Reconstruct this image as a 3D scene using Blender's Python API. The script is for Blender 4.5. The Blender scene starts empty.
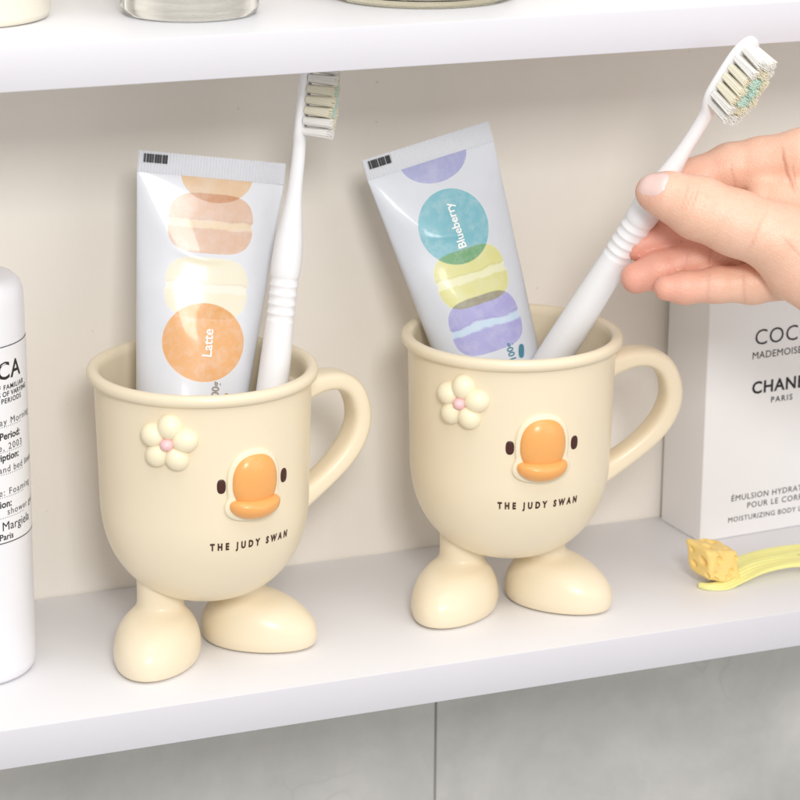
import bpy, bmesh, math, random
import numpy as np
from mathutils import Vector, Matrix

random.seed(7)
rng = np.random.default_rng(7)
U = 0.01                      # everything below is written in centimetres
sc = bpy.context.scene
COL = sc.collection
R = math.radians


# ------------------------------------------------------------------ helpers
def lin(r, g, b):
    out = []
    for c in (r, g, b):
        c /= 255.0
        out.append(c / 12.92 if c <= 0.04045 else ((c + 0.055) / 1.055) ** 2.4)
    return (*out, 1.0)


def mesh_obj(name, verts, faces, mats, parent=None, smooth=True, fmat=None, sharp=None, loc=None, rot=None):
    me = bpy.data.meshes.new(name)
    me.from_pydata([(v[0] * U, v[1] * U, v[2] * U) for v in verts], [], [tuple(int(i) for i in f) for f in faces])
    if not isinstance(mats, (list, tuple)):
        mats = [mats]
    for m in mats:
        me.materials.append(m)
    if fmat is not None:
        me.polygons.foreach_set('material_index', list(fmat))
    me.polygons.foreach_set('use_smooth', [smooth] * len(me.polygons))
    me.update()
    if smooth and sharp:
        me.set_sharp_from_angle(angle=R(sharp))
    ob = bpy.data.objects.new(name, me)
    COL.objects.link(ob)
    if parent is not None:
        ob.parent = parent
    if loc is not None:
        ob.location = Vector(loc) * U
    if rot is not None:
        ob.rotation_euler = rot
    return ob


def thing(name, label, cat, loc=(0, 0, 0), rotz=0.0, group=None, rot=None):
    o = bpy.data.objects.new(name, None)
    o.empty_display_size = 0.02
    COL.objects.link(o)
    o.location = Vector(loc) * U
    o.rotation_euler = rot if rot is not None else (0, 0, rotz)
    tag(o, label, cat, group)
    return o


def tag(o, label, cat, group=None):
    o['label'] = label
    o['category'] = cat
    if group:
        o['group'] = group
    return o


def axes_thing(name, label, cat, base, z, x, group=None):
    """Empty whose local z and x axes are given world directions."""
    z = Vector(z).normalized()
    x = Vector(x)
    x = (x - z * x.dot(z)).normalized()
    y = z.cross(x)
    m = Matrix((x, y, z)).transposed()
    return thing(name, label, cat, base, rot=m.to_euler(), group=group)


def copy_tree(o, parent=None, offs=None):
    c = o.copy()
    COL.objects.link(c)
    c.parent = parent
    for ch in list(o.children):
        copy_tree(ch, c)
    return c


def loft(rings, cap0=True, cap1=True, closed=True):
    n = len(rings[0])
    v = [p for r in rings for p in r]
    f = []
    for i in range(len(rings) - 1):
        for j in range(n if closed else n - 1):
            k = (j + 1) % n
            f.append((i * n + j, i * n + k, (i + 1) * n + k, (i + 1) * n + j))
    if cap0:
        f.append(tuple(reversed(range(n))))
    if cap1:
        b = (len(rings) - 1) * n
        f.append(tuple(range(b, b + n)))
    return v, f


def lathe(profile, n=96, cap0=False, cap1=False):
    """profile of (r, z) from the outside bottom up; r=0 points make poles."""
    v, f, idx = [], [], []
    for (r, z) in profile:
        if r < 1e-6:
            idx.append([len(v)])
            v.append((0, 0, z))
        else:
            idx.append(list(range(len(v), len(v) + n)))
            for j in range(n):
                a = 2 * math.pi * j / n
                v.append((r * math.cos(a), r * math.sin(a), z))
    for i in range(len(profile) - 1):
        a, b = idx[i], idx[i + 1]
        for j in range(n):
            k = (j + 1) % n
            if len(a) == 1 and len(b) == 1:
                continue
            if len(a) == 1:
                f.append((a[0], b[k], b[j]))
            elif len(b) == 1:
                f.append((a[j], a[k], b[0]))
            else:
                f.append((a[j], a[k], b[k], b[j]))
    if cap0:
        f.append(tuple(reversed(idx[0])))
    if cap1:
        f.append(tuple(idx[-1]))
    return v, f


def crom(pts, n):
    """Catmull-Rom through pts (tuples of any length), n samples per span."""
    P = [np.array(p, float) for p in pts]
    P = [2 * P[0] - P[1]] + P + [2 * P[-1] - P[-2]]
    out = []
    for i in range(1, len(P) - 2):
        for k in range(n):
            t = k / n
            a, b, c, d = P[i - 1], P[i], P[i + 1], P[i + 2]
            out.append(0.5 * (2 * b + (c - a) * t + (2 * a - 5 * b + 4 * c - d) * t * t + (3 * b - a - 3 * c + d) * t ** 3))
    out.append(P[-2])
    return out


def sweep(path, radii, ref=(0, 1, 0), n=20, power=2.0):
    """tube along path; radii are (across ref, in plane)"""
    rings = []
    ref = np.array(ref, float)
    for i, p in enumerate(path):
        a = path[max(i - 1, 0)]
        b = path[min(i + 1, len(path) - 1)]
        t = (b - a) / np.linalg.norm(b - a)
        s = ref - t * (ref @ t)
        s /= np.linalg.norm(s)
        u = np.cross(t, s)
        ra, rb = radii[i]
        ring = []
        for k in range(n):
            th = 2 * math.pi * k / n
            cs, sn = math.cos(th), math.sin(th)
            cs = math.copysign(abs(cs) ** (2 / power), cs)
            sn = math.copysign(abs(sn) ** (2 / power), sn)
            ring.append(tuple(p + s * ra * cs + u * rb * sn))
        rings.append(ring)
    return loft(rings)


def merge(*geos):
    V, F = [], []
    for v, f in geos:
        o = len(V)
        V += list(v)
        F += [tuple(i + o for i in q) for q in f]
    return V, F


def rbox(x0, x1, y0, y1, z0, z1, bev=0.05, seg=3):
    bm = bmesh.new()
    bmesh.ops.create_cube(bm, size=1)
    for v in bm.verts:
        v.co = ((x0 + x1) / 2 + v.co.x * (x1 - x0), (y0 + y1) / 2 + v.co.y * (y1 - y0), (z0 + z1) / 2 + v.co.z * (z1 - z0))
    bmesh.ops.bevel(bm, geom=bm.edges[:], offset=bev, segments=seg, affect='EDGES', profile=0.5)
    v = [tuple(q.co) for q in bm.verts]
    bm.verts.index_update()
    f = [tuple(q.index for q in fc.verts) for fc in bm.faces]
    bm.free()
    return v, f


def text_geo(s, size=1.0, spacing=1.0, align='CENTER', bold=0.0, xscale=1.0, shear=0.0):
    cu = bpy.data.curves.new('type', 'FONT')
    cu.body = s
    cu.size = size
    cu.space_character = spacing
    cu.align_x = align
    cu.align_y = 'CENTER'
    cu.offset = bold
    cu.shear = shear
    cu.resolution_u = 3
    ob = bpy.data.objects.new('type', cu)
    COL.objects.link(ob)
    dg = bpy.context.evaluated_depsgraph_get()
    dg.update()
    me = bpy.data.meshes.new_from_object(ob.evaluated_get(dg))
    v = [(q.co.x * xscale, q.co.y) for q in me.vertices]
    f = [tuple(p.vertices) for p in me.polygons]
    bpy.data.objects.remove(ob)
    bpy.data.curves.remove(cu)
    bpy.data.meshes.remove(me)
    return v, f


# ------------------------------------------------------------------ materials
class Nd:
    """tiny expression builder over Math nodes"""
    def __init__(s, nt, sock):
        s.nt, s.s = nt, sock

    def _m(s, op, *a, clamp=False):
        n = s.nt.nodes.new('ShaderNodeMath')
        n.operation = op
        n.use_clamp = clamp
        for i, q in enumerate((s,) + a):
            if isinstance(q, Nd):
                s.nt.links.new(q.s, n.inputs[i])
            else:
                n.inputs[i].default_value = q
        return Nd(s.nt, n.outputs[0])

    def __add__(s, o): return s._m('ADD', o)
    def __sub__(s, o): return s._m('SUBTRACT', o)
    def __mul__(s, o): return s._m('MULTIPLY', o)
    def __truediv__(s, o): return s._m('DIVIDE', o)
    def pow(s, o): return s._m('POWER', o)
    def abs(s): return s._m('ABSOLUTE')
    def sqrt(s): return s._m('SQRT')
    def min(s, o): return s._m('MINIMUM', o)
    def max(s, o): return s._m('MAXIMUM', o)
    def sat(s): return s._m('MULTIPLY', 1.0, clamp=True)
    def gt(s, o): return s._m('GREATER_THAN', o)
    def lt(s, o): return s._m('LESS_THAN', o)


def new_mat(name):
    m = bpy.data.materials.new(name)
    m.use_nodes = True
    nt = m.node_tree
    b = nt.nodes['Principled BSDF']
    return m, nt, b


def tex_obj(nt):
    n = nt.nodes.new('ShaderNodeTexCoord')
    return n.outputs['Object']


def noise(nt, vec, scale, detail=3, rough=0.55, dist=0.0):
    n = nt.nodes.new('ShaderNodeTexNoise')
    n.inputs['Scale'].default_value = scale
    n.inputs['Detail'].default_value = detail
    n.inputs['Roughness'].default_value = rough
    n.inputs['Distortion'].default_value = dist
    if vec is not None:
        nt.links.new(vec, n.inputs['Vector'])
    return n


def mixc(nt, fac, a, b, mode='MIX'):
    n = nt.nodes.new('ShaderNodeMix')
    n.data_type = 'RGBA'
    n.blend_type = mode
    for i, q in ((0, fac), (6, a), (7, b)):
        if isinstance(q, Nd):
            nt.links.new(q.s, n.inputs[i])
        elif hasattr(q, 'is_linked'):
            nt.links.new(q, n.inputs[i])
        else:
            n.inputs[i].default_value = q
    return n.outputs[2]


def ramp(nt, fac, stops):
    n = nt.nodes.new('ShaderNodeValToRGB')
    cr = n.color_ramp
    while len(cr.elements) < len(stops):
        cr.elements.new(0.5)
    for e, (p, c) in zip(cr.elements, stops):
        e.position = p
        e.color = c
    nt.links.new(fac, n.inputs[0])
    return n.outputs[0]


def bump(nt, b, height, strength=0.2, dist=0.001):
    n = nt.nodes.new('ShaderNodeBump')
    n.inputs['Strength'].default_value = strength
    n.inputs['Distance'].default_value = dist
    nt.links.new(height, n.inputs['Height'])
    nt.links.new(n.outputs[0], b.inputs['Normal'])


def plastic(name, rgb, rough=0.35, var=0.03, sss=0.0, coat=0.0, bscale=900, bstr=0.04, spec=0.5, sscale=0.004):
    """painted or moulded plastic with faint tone and gloss variation"""
    m, nt, b = new_mat(name)
    c = lin(*rgb)
    v = tex_obj(nt)
    n = noise(nt, v, 60, 4)
    lo = tuple(x * (1 - var) for x in c[:3]) + (1,)
    hi = tuple(min(1, x * (1 + var)) for x in c[:3]) + (1,)
    nt.links.new(mixc(nt, Nd(nt, n.outputs[0]), lo, hi), b.inputs['Base Color'])
    n2 = noise(nt, v, 140, 3)
    r = Nd(nt, n2.outputs[0]) * 0.12 + (rough - 0.06)
    nt.links.new(r.s, b.inputs['Roughness'])
    b.inputs['Specular IOR Level'].default_value = spec
    if sss:
        b.inputs['Subsurface Weight'].default_value = sss
        b.inputs['Subsurface Radius'].default_value = (1.0, 0.7, 0.4)
        b.inputs['Subsurface Scale'].default_value = sscale
    b.inputs['Coat Weight'].default_value = coat
    b.inputs['Coat Roughness'].default_value = 0.1
    if bstr:
        bump(nt, b, noise(nt, v, bscale, 2).outputs[0], bstr, 0.0005)
    return m


def glass_mat(name, rgb, rough=0.02, ior=1.48, trans=1.0):
    m, nt, b = new_mat(name)
    v = tex_obj(nt)
    n = noise(nt, v, 40, 2)
    c = lin(*rgb)
    nt.links.new(mixc(nt, Nd(nt, n.outputs[0]), c, tuple(x * 0.97 for x in c[:3]) + (1,)), b.inputs['Base Color'])
    b.inputs['Roughness'].default_value = rough
    b.inputs['IOR'].default_value = ior
    b.inputs['Transmission Weight'].default_value = trans
    return m


M = {}
M['cup'] = plastic('cream_plastic', (240, 226, 198), 0.31, 0.012, sss=0.06, bstr=0.02, spec=0.45)
M['petal'] = plastic('petal_plastic', (249, 237, 206), 0.36, 0.012, sss=0.1, bstr=0.02)
M['surround'] = plastic('pale_cream_plastic', (246, 233, 204), 0.34, 0.012, sss=0.08, bstr=0.02)
M['pink'] = plastic('pink_plastic', (244, 198, 200), 0.36, 0.02, sss=0.1, bstr=0.0)
M['beak'] = plastic('orange_plastic', (241, 173, 100), 0.27, 0.02, sss=0.05, bstr=0.02)
M['brown'] = plastic('brown_print', (70, 34, 24), 0.4, 0.05, bstr=0.0)
M['white_plastic'] = plastic('white_plastic', (247, 247, 249), 0.3, 0.005, sss=0.05, bstr=0.0)
M['bristle'] = plastic('white_bristle', (255, 253, 249), 0.45, 0.01, bstr=0.0)
M['bristle_yellow'] = plastic('yellow_bristle', (255, 250, 232), 0.45, 0.01, bstr=0.0)
M['bristle_mint'] = plastic('mint_bristle', (234, 252, 243), 0.45, 0.01, bstr=0.0)
for q in ('bristle', 'bristle_yellow', 'bristle_mint'):
    nt_ = M[q].node_tree
    p_ = nt_.nodes['Principled BSDF']
    tr_ = nt_.nodes.new('ShaderNodeBsdfTranslucent')
    nt_.links.new(p_.inputs['Base Color'].links[0].from_socket, tr_.inputs[0])
    mx_ = nt_.nodes.new('ShaderNodeMixShader')
    mx_.inputs[0].default_value = .3
    nt_.links.new(p_.outputs[0], mx_.inputs[1])
    nt_.links.new(tr_.outputs[0], mx_.inputs[2])
    nt_.links.new(mx_.outputs[0], nt_.nodes['Material Output'].inputs[0])
M['bottle'] = plastic('bottle_plastic', (240, 239, 243), 0.3, 0.01, sss=0.05, bstr=0.01)
M['label'] = plastic('label_paper', (240, 239, 241), 0.55, 0.012, bstr=0.05, bscale=1500)
M['ink'] = plastic('black_ink', (30, 29, 31), 0.5, 0.1, bstr=0.0)
M['ink_grey'] = plastic('grey_ink', (74, 73, 76), 0.5, 0.1, bstr=0.0)
M['white_ink'] = plastic('white_ink', (250, 248, 244), 0.4, 0.01, bstr=0.0)
M['gold_ink'] = plastic('tan_ink', (176, 140, 80), 0.45, 0.05, bstr=0.0)
M['teal_ink'] = plastic('teal_ink', (70, 130, 150), 0.45, 0.05, bstr=0.0)
M['grey_print'] = plastic('warm_grey_ink', (150, 140, 126), 0.45, 0.05, bstr=0.0)
M['carton'] = plastic('white_carton', (244, 242, 242), 0.42, 0.012, bstr=0.05, bscale=700)
M['cheese'] = plastic('cheese_yellow', (250, 216, 134), 0.5, 0.07, sss=0.15, bscale=500, bstr=0.12)
M['hair_tie'] = plastic('yellow_elastic', (245, 239, 158), 0.4, 0.04, sss=0.25, bscale=1200, bstr=0.1)
M['cap_grey'] = plastic('silver_grey_cap', (205, 206, 212), 0.3, 0.02, bstr=0.0)


def laminate(name, c0, c1):
    m, nt, b = new_mat(name)
    v = tex_obj(nt)
    n = noise(nt, v, 9, 5)
    c = mixc(nt, Nd(nt, n.outputs[0]), lin(*c0), lin(*c1))
    sp = noise(nt, v, 900, 2)
    spk = (Nd(nt, sp.outputs[0]) - 0.72) * 6
    c = mixc(nt, spk.sat(), c, lin(216, 212, 212))
    nt.links.new(c, b.inputs['Base Color'])
    r = Nd(nt, noise(nt, v, 40, 4).outputs[0]) * 0.15 + 0.36
    nt.links.new(r.s, b.inputs['Roughness'])
    bump(nt, b, noise(nt, v, 1500, 3).outputs[0], 0.07, 0.0004)
    return m


def panel_mat():
    m, nt, b = new_mat('back_panel_white')
    v = tex_obj(nt)
    mp = nt.nodes.new('ShaderNodeMapping')
    mp.inputs['Scale'].default_value = (1.0, 1.0, 0.25)
    nt.links.new(v, mp.inputs[0])
    n = noise(nt, mp.outputs[0], 30, 6, 0.65)
    c = mixc(nt, Nd(nt, n.outputs[0]), lin(239, 232, 222), lin(245, 240, 231))
    sp = noise(nt, v, 260, 2)
    spk = ((Nd(nt, sp.outputs[0]) - 0.77) * 10).sat()
    c = mixc(nt, spk * 0.7, c, lin(165, 152, 138))
    nt.links.new(c, b.inputs['Base Color'])
    b.inputs['Roughness'].default_value = 0.5
    bump(nt, b, noise(nt, v, 700, 4).outputs[0], 0.12, 0.0006)
    return m


def marble_tile():
    m, nt, b = new_mat('grey_marble_tile')
    v = tex_obj(nt)
    n1 = noise(nt, v, 11, 8, 0.64, 0.25)
    base = ramp(nt, n1.outputs[0], [(0.3, lin(186, 185, 181)), (0.5, lin(201, 200, 196)), (0.7, lin(218, 216, 212))])
    nd = noise(nt, v, 9, 4, .6)
    va = nt.nodes.new('ShaderNodeVectorMath')
    va.operation = 'MULTIPLY_ADD'
    nt.links.new(nd.outputs[1], va.inputs[0])
    va.inputs[1].default_value = (.16, .16, .16)
    nt.links.new(v, va.inputs[2])
    c = base
    for sc_, wd, amt, gs, tone in ((4.2, .03, .5, 7, (236, 233, 226)), (9, .016, .25, 12, (230, 227, 220)), (7, .012, .28, 9, (150, 148, 145))):
        vo = nt.nodes.new('ShaderNodeTexVoronoi')
        vo.feature = 'DISTANCE_TO_EDGE'
        vo.inputs['Scale'].default_value = sc_
        nt.links.new(va.outputs[0], vo.inputs['Vector'])
        ln = (Nd(nt, vo.outputs['Distance']) * (-1 / wd) + 1).max(0.0)
        gate = ((Nd(nt, noise(nt, v, gs, 3).outputs[0]) - 0.5) * 5).sat()
        c = mixc(nt, ln * gate * amt, c, lin(*tone))
    nt.links.new(c, b.inputs['Base Color'])
    b.inputs['Roughness'].default_value = 0.32
    return m


M['laminate'] = laminate('white_laminate', (232, 231, 234), (238, 237, 239))
M['shaded_front'] = laminate('lilac_white_shaded_front', (213, 211, 217), (219, 217, 222))  # board fronts painted darker, standing in for less light falling on them
M['panel'] = panel_mat()
M['tile'] = marble_tile()
M['grout'] = plastic('grey_grout', (150, 148, 144), 0.8, 0.05)


def tube_mat(name, shapes, c0, c1):
    """glossy laminate tube; printed watercolour macarons laid on in object space.
    shapes: (kind, cx, cz, rx, rz, colour, alpha) in centimetres"""
    m, nt, b = new_mat(name)
    v = tex_obj(nt)
    sep = nt.nodes.new('ShaderNodeSeparateXYZ')
    nt.links.new(v, sep.inputs[0])
    nz = noise(nt, v, 130, 4)
    wob = (Nd(nt, nz.outputs[0]) - 0.5)
    x = Nd(nt, sep.outputs[0]) * 100
    y = Nd(nt, sep.outputs[1])
    z = Nd(nt, sep.outputs[2]) * 100
    front = y.lt(0.0002)
    mott = noise(nt, v, 220, 6, 0.7)
    wash = Nd(nt, mott.outputs[0]) * 0.5 + 0.72
    base = mixc(nt, Nd(nt, nz.outputs[0]), lin(*c0), lin(*c1))
    col = (1, 1, 1, 1)
    cover = None
    for (kind, cx, cz, rx, rz, rgb, alpha, fill) in shapes:
        dx = (x - cx) / rx
        dz = (z - cz) / rz
        if kind == 'ell':
            d = (dx * dx + dz * dz).sqrt() - 1
        elif kind == 'low':        # lower half of an ellipse, flat top at cz
            d = ((dx * dx + dz * dz).sqrt() - 1).max(dz)
        else:                      # 'lobe': squarish rounded cushion
            d = ((dx.abs().pow(4.0) + dz.abs().pow(2.7)).pow(0.34)) - 1
            # waist where the filling shows, wider shells above and below
            d = d + wob * 0.04 + ((dz * dz * -60 + 1).max(0.0)) * 0.05
        ew = 0.035 / min(rx, rz)
        msk = (d * (-1 / ew) + 0.5).sat() * front
        edge = (d * (-1 / (ew * 2.2)) + 0.6).sat()            # pigment pooled at the rim
        a = msk * (wash.min(1.0)) * alpha
        rim = mixc(nt, edge, tuple(q * 0.86 for q in lin(*rgb)[:3]) + (1,), lin(*rgb))
        if fill is not None:
            band = ((dz + wob * 0.35 + 0.02).abs() * -14 + 2.4).sat()
            rim = mixc(nt, band, rim, lin(*fill))
            shade = (((dz + wob * 0.35 - 0.16).abs() * -30 + 1.2).sat()) * 0.35
            rim = mixc(nt, shade, rim, tuple(q * 0.74 for q in lin(*rgb)[:3]) + (1,))
        col = mixc(nt, a, col, rim, 'MULTIPLY')
        cover = a if cover is None else cover.max(a)
    tint = mixc(nt, 0.35, (1, 1, 1, 1), base)
    inked = mixc(nt, 1.0, tint, col, 'MULTIPLY')
    col = mixc(nt, cover, base, inked)
    nt.links.new(col, b.inputs['Base Color'])
    b.inputs['Roughness'].default_value = 0.33
    b.inputs['Specular IOR Level'].default_value = 0.28
    b.inputs['Coat Weight'].default_value = 0.16
    b.inputs['Coat Roughness'].default_value = 0.06
    bump(nt, b, noise(nt, v, 55, 3, 0.5, 0.8).outputs[0], 0.05, 0.0015)
    return m


# ------------------------------------------------------------------ implicit surfaces
def surface_nets(f, org, h):
    nx, ny, nz = f.shape
    s = f < 0
    P = np.zeros((nx - 1, ny - 1, nz - 1, 3))
    C = np.zeros((nx - 1, ny - 1, nz - 1))
    sl = lambda a, d: a[d[0]:a.shape[0] - 1 + d[0], d[1]:a.shape[1] - 1 + d[1], d[2]:a.shape[2] - 1 + d[2]]
    cor = [(i, j, k) for i in (0, 1) for j in (0, 1) for k in (0, 1)]
    for a in cor:
        for ax in range(3):
            if a[ax]:
                continue
            b = list(a)
            b[ax] = 1
            fa, fb = sl(f, a), sl(f, b)
            cr = (fa < 0) != (fb < 0)
            t = np.where(cr, fa / np.where(cr, fa - fb, 1), 0)
            for q in range(3):
                P[..., q] += np.where(cr, a[q] + (t if q == ax else 0), 0)
            C += cr
    act = C > 0
    idx = -np.ones(act.shape, int)
    idx[act] = np.arange(act.sum())
    cell = np.stack(np.nonzero(act), -1)
    V = (P[act] / C[act][:, None] + cell) * h + np.array(org)
    F = []
    for ax in range(3):
        u, w = (ax + 1) % 3, (ax + 2) % 3
        sa = np.take(s, range(f.shape[ax] - 1), ax)
        sb = np.take(s, range(1, f.shape[ax]), ax)
        e = np.stack(np.nonzero(sa != sb), -1)
        ok = (e[:, u] > 0) & (e[:, w] > 0) & (e[:, u] < act.shape[u]) & (e[:, w] < act.shape[w])
        e = e[ok]
        flip = ~s[tuple(e.T)]
        def at(du, dw):
            q = e.copy()
            q[:, u] -= du
            q[:, w] -= dw
            return idx[tuple(q.T)]
        quad = np.stack([at(1, 1), at(0, 1), at(0, 0), at(1, 0)], -1)
        quad[flip] = quad[flip][:, ::-1]
        F.append(quad)
    return V, np.concatenate(F)


def smooth_mesh(V, F, it=2, lam=0.5):
    e = np.concatenate([F[:, [0, 1]], F[:, [1, 2]], F[:, [2, 3]], F[:, [3, 0]]])
    e = np.concatenate([e, e[:, ::-1]])
    for _ in range(it):
        for l in (lam, -lam * 1.04):
            acc = np.zeros_like(V)
            cnt = np.zeros(len(V))
            np.add.at(acc, e[:, 0], V[e[:, 1]])
            np.add.at(cnt, e[:, 0], 1)
            V = V + l * (acc / cnt[:, None] - V)
    return V


def smin(a, b, k):
    h = np.clip(0.5 + 0.5 * (b - a) / k, 0, 1)
    return b + (a - b) * h - k * h * (1 - h)


def cone(G, a, ra, b, rb):
    a, b = np.array(a, float), np.array(b, float)
    ab = b - a
    t = np.clip(((G - a) @ ab) / (ab @ ab), 0, 1)
    return np.linalg.norm(G - a - t[..., None] * ab, axis=-1) - (ra + (rb - ra) * t)


def grid(lo, hi, h):
    ax = [np.arange(l, u + h, h) for l, u in zip(lo, hi)]
    return np.stack(np.meshgrid(*ax, indexing='ij'), -1)


# ------------------------------------------------------------------ the shelf unit and the wall behind it
GAP, THICK, DEEP = 24.55, 1.52, 12.137
XL, XR = -26.0, 44.0
su = thing('shelf_unit', 'white open shelf unit with two thick boards and a pale back panel', 'shelf', (0, 0, -THICK))
for z0 in (0.0, GAP):
    v, f = rbox(XL, XR, 0, DEEP, z0, z0 + THICK, 0.05, 2)
    ym = [sum(v[i][1] for i in q) / len(q) for q in f]
    mesh_obj('shelf', v, f, [M['laminate'], M['shaded_front']], su, True, sharp=40, fmat=[1 if y < .012 else 0 for y in ym])
v, f = rbox(XL, XR, DEEP + 0.06, DEEP + 0.4, -0.8, GAP + 22, 0.03, 1)
mesh_obj('back_panel', v, f, M['panel'], su, False)

tile_w, tile_h, gl = 30.0, 60.0, 0.1
SEAM = 12.98
parts = []
for i in range(-3, 4):
    x0 = SEAM + i * tile_w
    v, f = rbox(x0 + gl / 2, x0 + tile_w - gl / 2, 12.75, 13.6, -48 + gl / 2, 40, 0.04, 2)
    parts.append((v, f))
    v, f = rbox(x0 + gl / 2, x0 + tile_w - gl / 2, 12.75, 13.6, -80, -48 - gl / 2, 0.04, 2)
    parts.append((v, f))
nT = sum(len(p[1]) for p in parts)
g = rbox(SEAM - 3 * tile_w, SEAM + 4 * tile_w, 12.83, 13.5, -80, 40, 0.02, 1)
V, F = merge(*parts, g)
wl = mesh_obj('wall', V, F, [M['tile'], M['grout']], None, True, fmat=[0] * nT + [1] * len(g[1]), sharp=40)
wl['kind'] = 'structure'


# ------------------------------------------------------------------ the duck mugs
def outer_profile():
    pr = []
    for i in range(25):
        t = (math.pi / 2) * i / 24
        e = 2 / 2.35
        pr.append((3.97 * math.sin(t) ** e, 6.5 - 4.25 * math.cos(t) ** e))
    for z in (7.2, 8.0, 9.0, 10.0, 10.7):
        pr.append((3.97 + 0.10 * (z - 6.5) / 4, z))
    return pr


OUT = outer_profile()
_r = np.array([p[0] for p in OUT])
_z = np.array([p[1] for p in OUT])
_s = np.concatenate([[0], np.cumsum(np.hypot(np.diff(_r), np.diff(_z)))])
AZ_BEAK = 0.0


def on_cup(az, z, u, v, h):
    """point on the cup wall: az degrees from the front (+ to the right), height z, offset u right, v up along the wall, h out"""
    s0 = np.interp(z, _z, _s) + v
    r, zz = np.interp(s0, _s, _r), np.interp(s0, _s, _z)
    r1, z1 = np.interp(s0 + 0.25, _s, _r), np.interp(s0 + 0.25, _s, _z)
    r0, z0 = np.interp(s0 - 0.25, _s, _r), np.interp(s0 - 0.25, _s, _z)
    tr, tz = r1 - r0, z1 - z0
    L = math.hypot(tr, tz)
    nr, nz = tz / L, -tr / L
    rr = np.interp(np.interp(z, _z, _s), _s, _r)
    a = R(az) + u / rr
    r += nr * h
    zz += nz * h
    return (r * math.sin(a), -r * math.cos(a), zz)


def pillow(az, z, outline, H, p=2.0, q=0.5, n=14, base=-0.12):
    """cushion standing on the cup wall: outline is a list of (u, v) around a centre, H the height"""
    m = len(outline)
    cu = sum(o[0] for o in outline) / m
    cv = sum(o[1] for o in outline) / m
    rings = []
    for s, hh in [(1.0, base)] + [(math.cos(t), H * math.sin(t) ** (2 / p)) for t in np.linspace(0.0, math.pi / 2 * 0.93, n)]:
        rings.append([on_cup(az, z, cu + (o[0] - cu) * s, cv + (o[1] - cv) * s, hh) for o in outline])
    v, f = loft(rings, cap0=True, cap1=True)
    return v, f


def superell(cx, cy, rx, ry, p=2.5, n=40, p_up=None):
    out = []
    for k in range(n):
        t = 2 * math.pi * k / n
        c, s = math.cos(t), math.sin(t)
        out.append((cx + rx * math.copysign(abs(c) ** (2 / p), c), cy + ry * math.copysign(abs(s) ** (2 / p), s)))
    return out


def flat_on_cup(az, z, v2, f2, h=0.012):
    return [on_cup(az, z, a, b, h) for a, b in v2], f2


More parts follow.
